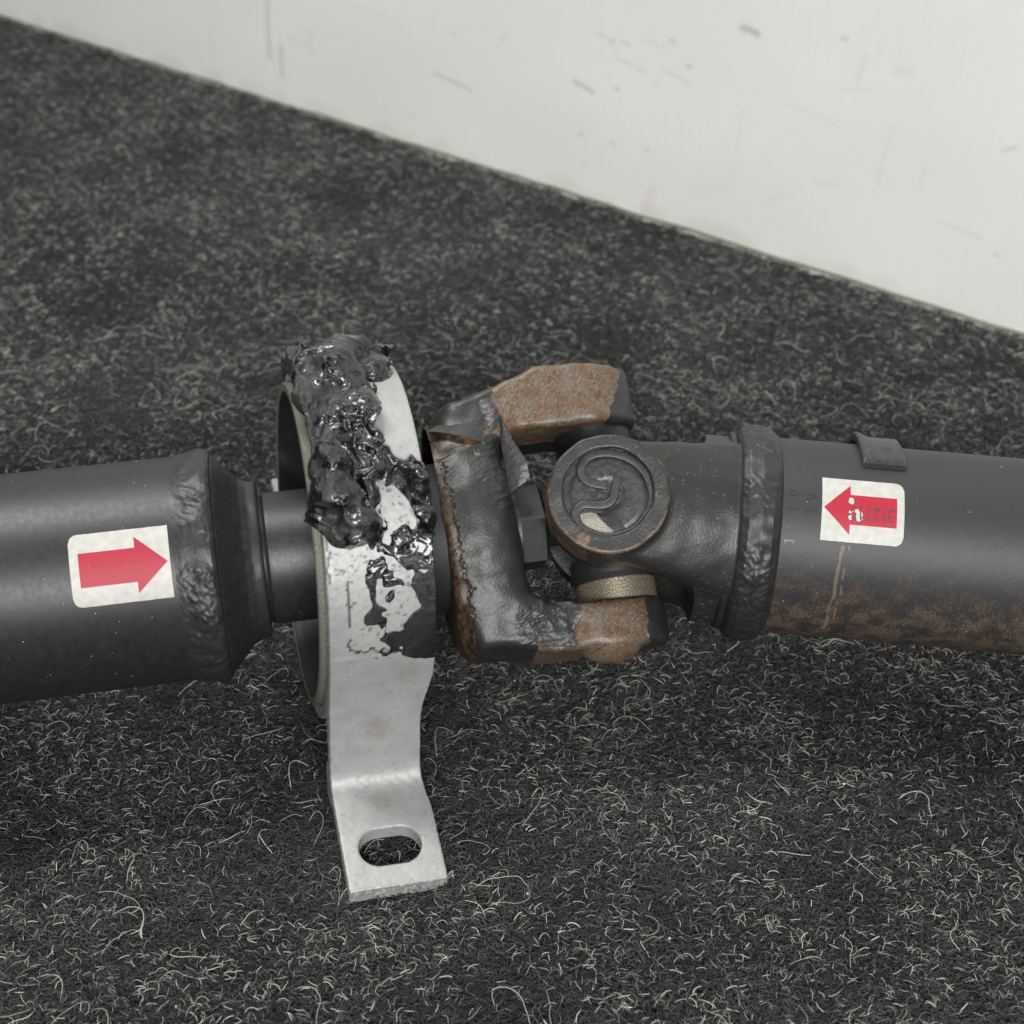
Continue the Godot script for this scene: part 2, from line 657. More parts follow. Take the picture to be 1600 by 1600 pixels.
# ---------------------------------------------------------------- wall
func build_wall() -> void:
	var w := 1024
	var h := 512
	var im := Image.create(w, h, false, Image.FORMAT_RGB8)
	var wide := 1.0
	var high := 0.5
	for y in h:
		for x in w:
			var a := n1.get_noise_2d(x * 0.006, y * 0.012)
			var b := n1.get_noise_2d(x * 0.25, y * 0.03 + 70.0)
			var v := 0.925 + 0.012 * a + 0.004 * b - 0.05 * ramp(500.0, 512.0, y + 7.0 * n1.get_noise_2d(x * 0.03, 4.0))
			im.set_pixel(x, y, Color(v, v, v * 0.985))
	# scuffs and spots: along the wall, up it, length, thickness, lean, strength, warmth (metres)
	var marks := [
		[0.616, 0.123, 0.011, 0.0045, -0.1, 0.50, 0.0], [0.516, 0.069, 0.014, 0.0035, -0.25, 0.38, 0.0], [0.422, 0.050, 0.030, 0.0028, -0.15, 0.30, 0.0],
		[0.274, 0.050, 0.040, 0.0045, 1.50, 0.30, 0.0], [0.283, 0.031, 0.022, 0.0045, 1.50, 0.27, 0.0], [0.679, 0.117, 0.016, 0.004, 1.35, 0.14, 0.6], [0.678, 0.106, 0.020, 0.003, 0.25, 0.10, 0.6],
		[0.562, 0.013, 0.018, 0.007, 1.25, 0.16, 1.0], [0.698, 0.076, 0.034, 0.003, 1.5, 0.10, 0.9], [0.571, 0.107, 0.004, 0.004, 0, 0.20, 0], [0.560, 0.104, 0.014, 0.002, -0.1, 0.12, 0],
		[0.538, 0.073, 0.003, 0.003, 0, 0.32, 0], [0.515, 0.040, 0.003, 0.003, 0, 0.26, 0], [0.537, 0.040, 0.003, 0.003, 0, 0.22, 0], [0.559, 0.042, 0.003, 0.003, 0, 0.18, 0],
		[0.582, 0.096, 0.003, 0.003, 0, 0.36, 0], [0.668, 0.130, 0.0035, 0.0035, 0, 0.24, 0], [0.700, 0.121, 0.008, 0.005, 0.3, 0.10, 0.4], [0.743, 0.048, 0.026, 0.0028, -0.1, 0.16, 1.0],
		[0.760, 0.096, 0.008, 0.0022, 0.5, 0.26, 0], [0.526, 0.101, 0.006, 0.003, 0, 0.20, 0], [0.533, 0.099, 0.005, 0.003, 0, 0.24, 0], [0.542, 0.100, 0.005, 0.003, -0.1, 0.24, 0], [0.615, 0.061, 0.04, 0.002, 1.55, 0.08, 0.4],
		[0.546, 0.089, 0.020, 0.0025, -0.2, 0.14, 0], [0.575, 0.089, 0.020, 0.0025, -0.25, 0.15, 0], [0.31, 0.052, 0.012, 0.005, 1.3, 0.10, 0], [0.30, 0.047, 0.02, 0.003, -0.2, 0.08, 0], [0.36, 0.08, 0.05, 0.003, -0.1, 0.07, 0.3],
		[0.64, 0.036, 0.012, 0.004, 0.7, 0.10, 0.8], [0.67, 0.052, 0.014, 0.003, 0.2, 0.08, 0.6], [0.72, 0.07, 0.012, 0.004, 1.4, 0.10, 1.0], [0.60, 0.03, 0.02, 0.006, 0.4, 0.07, 1.0], [0.425, 0.08, 0.003, 0.003, 0, 0.15, 0], [0.46, 0.085, 0.004, 0.003, 0, 0.14, 0],
		[0.22, 0.03, 0.018, 0.004, 1.4, 0.09, 1.0], [0.15, 0.012, 0.010, 0.004, 1.3, 0.12, 1.0], [0.39, 0.02, 0.003, 0.003, 0, 0.18, 0.4], [0.78, 0.05, 0.003, 0.003, 0, 0.30, 0], [0.765, 0.04, 0.003, 0.003, 0, 0.2, 0], [0.655, 0.088, 0.03, 0.002, -0.15, 0.07, 0],
	]
	for k in 34:
		marks.append([rng.randf_range(0.05, 0.95), rng.randf_range(0.004, 0.28), rng.randf_range(0.001, 0.012), rng.randf_range(0.001, 0.003), rng.randf_range(-0.5, 1.6), rng.randf_range(0.02, 0.09), rng.randf_range(0, 1)])
	for q in marks:
		var cx: float = q[0] / wide * w
		var cy: float = h - q[1] / high * h
		var half: float = maxf(q[2] / wide * w * 0.5, 1.0)
		var thick: float = maxf(q[3] / wide * w * 0.5, 0.8)
		var rr := int(half + thick + 3)
		for y in range(maxi(int(cy) - rr, 0), mini(int(cy) + rr + 1, h)):
			for x in range(maxi(int(cx) - rr, 0), mini(int(cx) + rr + 1, w)):
				var d := Vector2(x - cx, -(y - cy)).rotated(-q[4])
				d.y += 0.03 * d.x * d.x / maxf(half, 1.0)
				var e := Vector2(maxf(absf(d.x) - half + thick * 0.5, 0.0), d.y).length() / thick
				var a: float = 0.42 * q[5] * (1.0 - ramp(0.45, 1.25, e + 0.35 * n1.get_noise_2d(x * 0.4, y * 0.4)))
				if a > 0.0:
					var c := im.get_pixel(x, y)
					im.set_pixel(x, y, c.lerp(Color(0.32 + 0.28 * q[6], 0.32 + 0.16 * q[6], 0.31), a))
	var m := mat("wall_board", Color(0.80, 0.80, 0.80), 0.42)
	m.albedo_color = Color(0.935, 0.935, 0.93)
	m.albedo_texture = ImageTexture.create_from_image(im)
	m.heightmap_enabled = true
	m.heightmap_texture = grain(21, 0.012, 0.3, 0.7, 3)
	m.heightmap_scale = 0.01
	var root := Node3D.new()
	root.name = "wall"
	add_child(root)
	var nrm := Vector3(-WALL_DIR.z, 0, WALL_DIR.x)
	root.transform = Transform3D(Basis(WALL_DIR, Vector3.UP, nrm), WALL_A)
	tag(root, "glossy off-white wall panel with grey scuffs meeting the carpet", "wall", "structure")
	var st := SurfaceTool.new()
	st.begin(Mesh.PRIMITIVE_TRIANGLES)
	st.set_smooth_group(-1)
	var x0 := -0.5
	var x1 := 1.5
	var q := [Vector3(x0, -0.01, 0), Vector3(x1, -0.01, 0), Vector3(x1, 0.9, 0), Vector3(x0, 0.9, 0), Vector3(x0, -0.01, -0.018), Vector3(x1, -0.01, -0.018), Vector3(x1, 0.9, -0.018), Vector3(x0, 0.9, -0.018)]
	for f in [[0, 1, 2, 3], [5, 4, 7, 6], [3, 2, 6, 7], [1, 5, 6, 2], [4, 0, 3, 7], [4, 5, 1, 0]]:
		for k in [0, 2, 1, 0, 3, 2]:
			var v: Vector3 = q[f[k]]
			st.set_uv(Vector2(v.x / wide, 1.0 - v.y / high))
			st.add_vertex(v)
	st.generate_normals()
	put("panel", st.commit(), m, root)
	# narrow bead of old sealant along the foot of the wall
	var path := PackedVector3Array()
	for i in 301:
		var x := x0 + (x1 - x0) * i / 300.0
		path.append(Vector3(x, 0.0012 + 0.0007 * n1.get_noise_1d(x * 30.0), 0.0006 + 0.0006 * n1.get_noise_1d(x * 21.0 + 50.0)))
	put("sealant_bead", sweep(path, Vector3.UP, 0.0006, 0.0013, 8), mat("sealant", Color(0.25, 0.24, 0.20), 0.7), root)


# ---------------------------------------------------------------- the shaft
func build_shaft() -> void:
	shaft = Node3D.new()
	shaft.name = "drive_shaft"
	add_child(shaft)
	shaft.position = Vector3(JOINT.x, 0, JOINT.z)
	tag(shaft, "black drive shaft with rusty universal joint and greasy bearing bracket on the carpet", "drive shaft")
	left_half()
	bracket()
	left_yoke()
	cross_piece()
	right_yoke()
	right_half()


func weld_bump(x: float, g: float) -> float:
	var wx := x + 1.5 * n1.get_noise_2d(sin(g) * 5.0, cos(g) * 5.0)
	var a := n1.get_noise_3d(wx * 0.10, sin(g) * 5.0, cos(g) * 5.0)
	var b := n1.get_noise_3d(wx * 0.20 + 20.0, sin(g) * 17.0 + wx * 0.25, cos(g) * 17.0 - wx * 0.25)
	var c := n2.get_noise_3d(wx * 0.3, sin(g) * 14.0, cos(g) * 14.0)
	var calm := ramp(-0.45, 0.5, n1.get_noise_3d(x * 0.05 + 9.0, sin(g) * 2.2, cos(g) * 2.2) + 0.25 - 0.6 * sin(g))
	return 0.45 * a + calm * (0.32 * maxf(b, -0.3) + 0.30 * c)


func left_half() -> void:
	var o := put("tube", lathe([Vector2(-460, 0.5), Vector2(-460, 39.2), Vector2(-300, 39.2), Vector2(-151, 39.2)], 160, none, 6.0), M.paint, shaft, tl)
	o.set_meta("label", "wider black shaft tube at the left")
	var bead := lathe([Vector2(-152.6, 39.05), Vector2(-150.5, 39.4), Vector2(-147.5, 39.95), Vector2(-144.0, 40.6), Vector2(-141.5, 40.8), Vector2(-139.6, 40.4), Vector2(-138.4, 39.6), Vector2(-137.7, 38.2)], 420,
		func(x: float, g: float) -> float: return weld_bump(x, g) * ramp(-153.0, -147.0, x) * (1.0 - ramp(-140.3, -137.5, x)), 0.45)
	put("weld_bead", bead, M.weld_paint, shaft, tl)
	put("end_cup", lathe([Vector2(-138.5, 39.0), Vector2(-137.6, 38.4), Vector2(-136.4, 37.0), Vector2(-134.4, 34.6), Vector2(-132.0, 31.8), Vector2(-129.6, 29.4), Vector2(-127.0, 28.1), Vector2(-124.3, 27.6), Vector2(-123.6, 27.3), Vector2(-123.4, 26.8), Vector2(-123.3, 25.0), Vector2(-123.3, 21.0)], 160,
		func(x: float, g: float) -> float: return 0.12 * n1.get_noise_3d(x * 0.2, sin(g) * 5.0, cos(g) * 5.0), 0.8), M.weld_paint, shaft, tl)
	put("journal", lathe([Vector2(-124, 22.4), Vector2(-122.2, 22.4), Vector2(-121.9, 23.0), Vector2(-121.4, 23.2), Vector2(-95, 23.2), Vector2(-95, 24.5), Vector2(-62, 24.5), Vector2(-62, 19)], 120, none, 1.0), M.dark_paint, shaft, tl)
	sticker("sticker", tl, 39.2, -184.6, -152.9, deg_to_rad(10.8), deg_to_rad(-24.2), true)


# label wrapped on a tube; a = upper angle, b = lower angle; the rounded corners are at the tail of the arrow
func sticker(called: String, f: Transform3D, r: float, x0: float, x1: float, a: float, b: float, to_right: bool) -> void:
	var nu := 60
	var nv := 44
	var p := PackedVector3Array()
	p.resize(nu * nv)
	var h := (a - b) * r
	var w := x1 - x0
	for i in nu:
		for j in nv:
			var x := w * i / (nu - 1.0)
			var y := h * j / (nv - 1.0)
			var tail := x if to_right else w - x
			var cr := 3.0
			if tail < cr:
				var inset := cr - sqrt(maxf(cr * cr - (cr - tail) * (cr - tail), 0.0))
				y = lerpf(inset, h - inset, j / (nv - 1.0))
			var edge := 0.10 * n1.get_noise_1d(x * 1.7 + r) * absf(2.0 * j / (nv - 1.0) - 1.0)
			p[i * nv + j] = round_x(x0 + x, r + 0.10 + 0.03 * n1.get_noise_2d(x * 0.3, y * 0.3), a - (y + edge) / r) * 0.001
	var s := put(called, grid_mesh(p, nu, nv, false, PackedColorArray(), PackedVector2Array(), PackedByteArray(), false), M.sticker_white, shaft, f)
	s.set_meta("label", "white sticker with a red arrow pointing right" if to_right else "scuffed white sticker with a red arrow pointing left")
	fix_sides(s)
	# the arrow, in shares of the label's width (from its tail) and height
	var outline := [Vector2(0.09, 0.27), Vector2(0.655, 0.27), Vector2(0.655, 0.115), Vector2(0.975, 0.50), Vector2(0.655, 0.89), Vector2(0.655, 0.735), Vector2(0.09, 0.735)]
	var on := func(u: float, v: float, lift: float) -> Vector3:
		var x := x0 + w * (u if to_right else 1.0 - u)
		return round_x(x, r + 0.10 + lift, a - v * h / r) * 0.001
	var q := PackedVector3Array()
	var nn := PackedVector3Array()
	var idx := PackedInt32Array()
	var quad := func(c: Array) -> void:
		var m := 14
		var at := q.size()
		for i in m + 1:
			for j in m + 1:
				var top: Vector2 = c[0].lerp(c[1], float(i) / m)
				var bot: Vector2 = c[3].lerp(c[2], float(i) / m)
				var t := top.lerp(bot, float(j) / m)
				q.append(on.call(t.x, t.y, 0.07))
				nn.append((on.call(t.x, t.y, 1.0) - on.call(t.x, t.y, 0.0)).normalized())
		for i in m:
			for j in m:
				var k := at + i * (m + 1) + j
				add_tri(idx, q, nn, k, k + 1, k + m + 2)
				add_tri(idx, q, nn, k, k + m + 2, k + m + 1)
	quad.call([outline[0], outline[1], outline[5], outline[6]])
	quad.call([outline[2], outline[3], outline[3], outline[4]])
	put("arrow", arrays(q, nn, idx), M.sticker_red, s)
	var mid := 0.45 if to_right else 0.39
	var size := 4.6
	var pos := Vector2(x0 + w * (mid if to_right else 1.0 - mid), a - (0.525 if to_right else 0.545) * h / r)
	put("number", letters("312715", size, PI, pos, r + 0.27, 0.05, 0.72), M.print_faint if to_right else M.print_grey, s)
	if not to_right:
		for blot in [[0.645, 0.37, 0.034, 0.05], [0.545, 0.60, 0.045, 0.085], [0.575, 0.55, 0.028, 0.06], [0.655, 0.63, 0.026, 0.035], [0.645, 0.545, 0.03, 0.022]]:
			var bp := PackedVector3Array()
			var bn := PackedVector3Array()
			var bi := PackedInt32Array()
			bp.append(on.call(blot[0], blot[1], 0.10))
			bn.append((on.call(blot[0], blot[1], 1.0) - on.call(blot[0], blot[1], 0.0)).normalized())
			for k in 14:
				var g := TAU * k / 14.0
				var e := 1.0 + 0.25 * n1.get_noise_2d(k * 0.9, blot[0] * 90.0)
				bp.append(on.call(blot[0] + blot[2] * cos(g) * e, blot[1] + blot[3] * sin(g) * e, 0.10))
				bn.append(bn[0])
			for k in 14:
				add_tri(bi, bp, bn, 0, 1 + k, 1 + (k + 1) % 14)
			put("worn_spot", arrays(bp, bn, bi), M.sticker_white, s)


# make sure that normals point away from the tube
func fix_sides(o: MeshInstance3D) -> void:
	var a: Array = o.mesh.surface_get_arrays(0)
	var p: PackedVector3Array = a[Mesh.ARRAY_VERTEX]
	var n: PackedVector3Array = a[Mesh.ARRAY_NORMAL]
	var idx := PackedInt32Array()
	var old: PackedInt32Array = a[Mesh.ARRAY_INDEX]
	for i in n.size():
		if n[i].dot(Vector3(0, p[i].y, p[i].z)) < 0.0:
			n[i] = -n[i]
	for i in range(0, old.size(), 3):
		add_tri(idx, p, n, old[i], old[i + 1], old[i + 2])
	o.mesh = arrays(p, n, idx)


# lettering wrapped on a tube round x; at = (x in mm, angle); height in mm; turned in the tube's surface
func letters(text: String, height: float, turn: float, at: Vector2, r: float, depth: float, squeeze := 1.0) -> ArrayMesh:
	var t := TextMesh.new()
	var f := SystemFont.new()
	f.font_names = PackedStringArray(["Droid Sans"])
	t.font = f
	t.text = text
	t.font_size = 64
	t.pixel_size = height / 46.0
	t.depth = depth
	t.curve_step = 3.0
	var a := t.get_mesh_arrays() if t.has_method("get_mesh_arrays") else t.surface_get_arrays(0)
	var p: PackedVector3Array = a[Mesh.ARRAY_VERTEX]
	var n: PackedVector3Array = a[Mesh.ARRAY_NORMAL]
	for i in p.size():
		var v := Vector2(p[i].x * squeeze, p[i].y).rotated(turn)
		var m := Vector2(n[i].x, n[i].y).rotated(turn)
		var g := at.y + v.y / r
		p[i] = round_x(at.x + v.x, r + p[i].z, g) * 0.001
		n[i] = Vector3(m.x, m.y * cos(g) + n[i].z * sin(g), -m.y * sin(g) + n[i].z * cos(g)).normalized()
	a[Mesh.ARRAY_VERTEX] = p
	a[Mesh.ARRAY_NORMAL] = n
	a[Mesh.ARRAY_TANGENT] = null
	var o := ArrayMesh.new()
	o.add_surface_from_arrays(Mesh.PRIMITIVE_TRIANGLES, a)
	return o


# lettering on a plane facing z (mm)
func flat_letters(text: String, height: float, turn: float, at: Vector3, depth: float) -> ArrayMesh:
	var t := TextMesh.new()
	var f := SystemFont.new()
	f.font_names = PackedStringArray(["Droid Sans"])
	t.font = f
	t.text = text
	t.font_size = 64
	t.pixel_size = height / 46.0
	t.depth = depth
	t.curve_step = 3.0
	var a := t.get_mesh_arrays() if t.has_method("get_mesh_arrays") else t.surface_get_arrays(0)
	var p: PackedVector3Array = a[Mesh.ARRAY_VERTEX]
	var n: PackedVector3Array = a[Mesh.ARRAY_NORMAL]
	for i in p.size():
		var v := Vector2(p[i].x, p[i].y).rotated(turn)
		var m := Vector2(n[i].x, n[i].y).rotated(turn)
		p[i] = (at + Vector3(v.x, v.y, p[i].z)) * 0.001
		n[i] = Vector3(m.x, m.y, n[i].z)
	a[Mesh.ARRAY_VERTEX] = p
	a[Mesh.ARRAY_NORMAL] = n
	a[Mesh.ARRAY_TANGENT] = null
	var o := ArrayMesh.new()
	o.add_surface_from_arrays(Mesh.PRIMITIVE_TRIANGLES, a)
	return o


# ---------------------------------------------------------------- bearing bracket (mm; x along the ring, y up, z out to the foot)
func bracket_sdf(p: Vector3) -> float:
	var side := absf(p.z)
	var far := p.z < 0.0
	var y := p.y - (17.0 if far else 0.0) * ramp(20.0, 60.0, side)
	var r := Vector2(p.z, p.y).length()
	var ring := absf(r - 59.6) - 2.4
	# leg: from the ring's flank down to the foot
	var zo := 62.0 - 1.6 * sin(PI * ramp(0.0, -52.0, y)) + 0.8 * ramp(-30.0, -54.0, y)
	var zi := zo - lerpf(8.5, 5.4, ramp(-18.0, -50.0, y))
	var leg := maxf(maxf(side - zo, zi - side), maxf(y, -66.0 - y))
	var top := -60.0 - 0.165 * (side - 84.0) + 0.0
	var foot := maxf(maxf(y - top, top - 6.0 - y), maxf(side - 104.5, 56.0 - side))
	var d := smin(leg, foot, 9.0)
	d = smin(d, ring, 1.2)
	d = smax(d, 57.0 - r, 0.5)
	# width, narrower on the leg
	var x1 := 35.4 - 3.6 * ramp(-8.0, -34.0, p.y) * (1.0 if side > 20.0 else 0.0) + 1.6 * ramp(62.0, 80.0, side)
	var x0 := 0.4 - 0.3 * ramp(-30.0, -60.0, p.y)
	var w := maxf(x0 - p.x, p.x - x1)
	var e := 0.7
	var q := Vector2(d + e, w + e)
	d = minf(maxf(q.x, q.y), 0.0) + Vector2(maxf(q.x, 0.0), maxf(q.y, 0.0)).length() - e
	# slot
	if side > 70.0 and y < -50.0:
		var s := Vector2(maxf(absf(p.x - 16.4) - 3.6, 0.0), side - 89.4).length() - 6.9
		d = smax(d, -s, 0.9)
	return d + 0.05 * n1.get_noise_3dv(p * 0.35) if absf(d) < 1.5 else d


func bracket_tint(p: Vector3, n: Vector3) -> Color:
	var v := 0.43 + 0.04 * n1.get_noise_3dv(p * 0.12)
	var c := Color(v, v, v * 0.99)
	# fine pitting and warm dirt
	var sp := n1.get_noise_3dv(p * 1.3)
	var dirty := 0.5 + 0.5 * n1.get_noise_3dv(p * 0.07 + Vector3(9, 2, 4))
	if sp > 0.84 - 0.2 * dirty:
		c = c.lerp(Color(0.14, 0.13, 0.12), 0.42)
	for st in [[Vector3(17, -34, 62), 5.5, 0.35], [Vector3(16, -57, 72), 4.5, 0.28], [Vector3(26, -8, 62), 6.0, 0.12]]:
		var e: float = p.distance_to(st[0]) / st[1] + 0.35 * n1.get_noise_3dv(p * 0.3)
		c = c.lerp(Color(0.30, 0.25, 0.17), st[2] * (1.0 - ramp(0.5, 1.1, e)))
	# cut faces have lighter nicks
	if n.z > 0.75 and absf(p.z) > 100.0 or absf(n.x) > 0.8:
		c = c.lerp(Color(0.30, 0.30, 0.30), 0.6)
		if n1.get_noise_3dv(p * 0.8 + Vector3(3, 3, 3)) > 0.35:
			c = Color(0.62, 0.61, 0.57)
	# pale residue where a coating has come away, with a dark torn outline
	var ang := rad_to_deg(atan2(p.y, p.z))
	if p.z > 0.0 and n.z > 0.1 and Vector2(p.z, p.y).length() > 60.5:
		var edge := residue(p.x, ang)
		if edge > 0.0:
			var k := 0.48 + 0.05 * n1.get_noise_3dv(p * 0.5)
			c = c.lerp(Color(k, k, k * 0.98), 1.0 - ramp(46.0, 58.0, ang))
			var bl := n2.get_noise_3dv(p * 0.32 + Vector3(50, 0, 0))
			if bl > 0.34 and ang < 56.0:
				c = c.lerp(Color(0.10, 0.10, 0.10), ramp(0.34, 0.42, bl) * 0.8)
		elif edge > -0.75 and ang < 48.0 and n1.get_noise_3dv(p * 0.15) > -0.5:
			c = Color(0.05, 0.05, 0.05)
	return c


# positive inside the residue patch; x in mm, ang in degrees up the ring
func residue(x: float, ang: float) -> float:
	var left := 7.5 if ang < 26.0 else 2.0
	var e := minf(x - left + 0.9 * n2.get_noise_1d(ang * 0.16), (ang - 2.5 + 0.08 * (x - 16.0) + 1.4 * n1.get_noise_1d(x * 0.3)) * 1.05)
	return e


# thickness of grease on the ring (mm), below zero where there is none
func grease_height(x: float, ang: float, w: Vector3) -> float:
	var n := n2.get_noise_3dv(w * Vector3(0.13, 0.06, 0.06))
	var edge := n1.get_noise_3dv(w * 0.16 + Vector3(20, 5, 0))
	var low := 47.0
	if x > 24.0:
		low = 48.0
	low += 11.0 * n1.get_noise_1d(x * 0.14 + 3.0)
	var m := minf((ang - low) * 0.35, (142.0 - ang) * 0.5)
	# bare rim at the left below the top, and bare metal at the right shoulder
	m = minf(m, x + 2.0 + 2.0 * edge)
	var right := 35.5 - 12.0 * ramp(57.0, 67.0, ang) * ramp(110.0, 98.0, ang)
	m = minf(m, right - x + 3.0 * edge)
	# bare bits
	if n1.get_noise_3dv(w * 0.11 + Vector3(3, 31, 7)) > 0.62 and x > 20.0:
		m -= 6.0
	var h := -1.2
	if m > 0.0:
		var ridges := n3.get_noise_3dv(w * Vector3(0.055, 0.028, 0.028) + Vector3(0, 7, 0))
		h = ramp(0.0, 2.6, m) * (2.2 + 1.3 * n + 2.8 * maxf(ridges, 0.0) + 2.2 * ramp(88.0, 118.0, ang) * (0.5 + ridges))
		h = maxf(h, 0.25)
	# smears lower down
	elif ang > -1.5 and ang < 50.0 and x > 14.0:
		var s := 0.5 * n2.get_noise_3dv(w * 0.10 + Vector3(70, 3, 1)) + 0.30 * edge
		s += 0.62 * ramp(18.0, 26.0, x + 5.0 * edge) * ramp(44.0, 34.0, ang + 5.0 * edge) - 0.1
		# a bare island in the smear, and a tongue to its left
		s -= 1.4 * ramp(1.25, 0.75, Vector2((x - 22.5) / 4.6, (ang - 17.0) / 9.5).length() + 0.9 * edge)
		s += 0.9 * ramp(1.2, 0.7, Vector2((x - 16.5) / 3.4, (ang - 20.0) / 9.5).length() + 0.8 * edge)
		if s > 0.0:
			h = 0.22 + 0.55 * ramp(0.0, 0.35, s) + 0.25 * maxf(n3.get_noise_3dv(w * 0.06), 0.0)
	return h


func grease_sdf(p: Vector3) -> float:
	var r := Vector2(p.z, p.y).length()
	if r < 58.0:
		return 60.0 - r
	if r > 79.0:
		return r - 74.0
	if p.x < -6.0:
		return -p.x - 3.0
	var w := p + Vector3(n1.get_noise_3dv(p * 0.11), n1.get_noise_3dv(p * 0.11 + Vector3(40, 0, 0)), n1.get_noise_3dv(p * 0.11 + Vector3(0, 40, 0))) * 2.6
	var ang := rad_to_deg(atan2(w.y, w.z))
	var h := grease_height(clampf(w.x, 0.6, 34.8), ang, w)
	var over := maxf(0.6 - p.x, p.x - 35.2)      # beyond the rims only where it hangs over
	if h > 1.0:
		var st := n3.get_noise_3dv(w * Vector3(0.15, 0.075, 0.075) + Vector3(0, 0, 30))
		h += 0.9 * st * absf(st)
	var d := (r - 62.1 - h) * 0.62
	d = maxf(d, 60.4 - r)
	if over > 0.0:
		d = maxf(d, over - maxf(h, 0.0) * 0.16)
	# lumps that hang over the left rim and ride on the crown
	var strings := n3.get_noise_3dv(p * 0.10 + Vector3(0, 30, 0))
	strings = 0.5 * strings * absf(strings)
	var rough := 1.3 * n1.get_noise_3dv(p * 0.09 + Vector3(8, 8, 8)) + 1.6 * n3.get_noise_3dv(p * 0.045) + strings
	for l in LUMPS:
		var q: Vector3 = (p - l[0]) / l[1]
		var k := q.length()
		var e: float = (k - 1.0) * minf(l[1].x, minf(l[1].y, l[1].z)) - rough
		d = smin(d, e, 3.2)
	return d


var LUMPS := [
	[Vector3(4.5, 50, 42), Vector3(7.5, 9.5, 5.5)], [Vector3(11, 44, 49), Vector3(7.5, 5.5, 4.5)], [Vector3(5, 57, 34), Vector3(4.5, 8, 4)], [Vector3(3, 66, 5), Vector3(5, 4, 7)],
	[Vector3(13, 66, -12), Vector3(8, 6, 8)], [Vector3(20, 65, -20), Vector3(7, 6, 6)], [Vector3(17, 65, 12), Vector3(7, 3.5, 5)], [Vector3(27, 61, -14), Vector3(5, 4.5, 6)], [Vector3(33.0, 50, 39), Vector3(2.6, 8, 3)],
	[Vector3(33.2, 40, 47.5), Vector3(2.0, 6, 1.8)], [Vector3(6, 64, -14), Vector3(5, 5, 6)],
]


func grease_dusty(p: Vector3, _n: Vector3) -> int:
	var ang := rad_to_deg(atan2(p.y, p.z))
	var left := 9.0 + 4.0 * n1.get_noise_1d(ang * 0.12)
	var n := n2.get_noise_3dv(p * 0.10 + Vector3(0, 0, 60))
	if p.x < left and ang > 30.0:
		return 1 if n > -0.05 else 0
	if ang > 92.0:
		return 1 if n > 0.16 else 0
	return 1 if n > 0.5 else 0


func bracket() -> void:
	var o := put("bracket", nets(Vector3(-3, -73, -109), Vector3(39, 67, 109), 0.7, bracket_sdf, bracket_tint, none, 4.0), M.metal_skin, shaft, tb)
	o.set_meta("label", "grey metal bracket strap with a slotted foot")
	# inner steel sleeve that stands a little proud of the strap at the left, and the torn rubber inside it
	put("sleeve", lathe_hard([Vector2(34.6, 54.0), Vector2(34.6, 57.2), Vector2(-1.6, 57.2), Vector2(-2.0, 56.8), Vector2(-2.0, 54.4), Vector2(-1.6, 54.0)], 220), M.sleeve, shaft, tb)
	put("rubber_mount", lathe([Vector2(34.2, 53.9), Vector2(30, 53.4), Vector2(24, 51), Vector2(19, 45), Vector2(17, 38), Vector2(20, 33), Vector2(25, 29), Vector2(10, 28.0), Vector2(5, 29), Vector2(9, 34), Vector2(11, 40), Vector2(10, 46), Vector2(4, 51), Vector2(1, 53.2), Vector2(-1.4, 53.9), Vector2(-1.5, 54.05)], 140,
		func(x: float, g: float) -> float: return 0.5 * n1.get_noise_3d(x * 0.1, sin(g) * 6.0, cos(g) * 6.0), 1.5), M.rubber, shaft, tb)
	var g := nets(Vector3(-9, -8, -62), Vector3(45, 84, 80), 0.55, grease_sdf, none, grease_dusty, 4.5)
	var go := put("grease", g, null, shaft, tb)
	g.surface_set_material(0, M.grease)
	if g.get_surface_count() > 1:
		g.surface_set_material(1, M.dusty_grease)
	go.set_meta("label", "thick black grease caked on the ring")


# ---------------------------------------------------------------- left yoke (mm, frame of the left half)
func left_yoke_paint(p: Vector3) -> float:   # above zero where paint is left
	var j := 1.5 * n2.get_noise_3dv(p * 0.13) + 0.5 * n1.get_noise_3dv(p * 0.7)
	var f := 6.0
	# bare front of the upper ear
	if p.y > 28.0 and p.x > -44.0:
		var e := maxf(maxf(-40.0 + (p.y - 40.0) * 0.35 - p.x, p.x - 6.5 - 0.45 * (p.y - 42.0)), maxf(30.0 - p.y, -2.0 - p.z))
		f = minf(f, e + j)
	# bare front of the lower ear
	if p.y < -26.0 and p.x > -40.0:
		var e := maxf(maxf(-20.5 + 0.18 * (p.y + 40.0) - p.x, p.x - 5.5), maxf(p.y + 31.5, -2.0 - p.z))
		f = minf(f, e + j)
		var e2 := maxf(maxf(-34.0 - p.x, p.x + 15.0), p.y + 45.0 + 0.12 * (p.x + 34.0))
		f = minf(f, e2 + j)
	# rusty left flange
	f = minf(f, p.x + 0.075 * p.y + 57.6 + 1.9 * j)
	# bare patch near the top of the rim, and small chips
	if p.z > 8.0:
		f = minf(f, maxf(p.y - 35.5 + 0.45 * (p.x + 61.0) , maxf(24.6 + 0.36 * (p.x + 55.0) - p.y, p.x + 44.0)) + 0.5 * j)
	f = minf(f, p.distance_to(Vector3(-46.6, 24.0, 24)) - 1.6 + j)
	f = minf(f, p.distance_to(Vector3(-37.5, -23.0, 18)) - 2.6 + j)
	f = minf(f, p.distance_to(Vector3(-51.0, -40.0, 17)) - 3.2 + j)
	f = minf(f, p.distance_to(Vector3(-37.5, 35.0, 19)) - 3.4 + j)
	return f


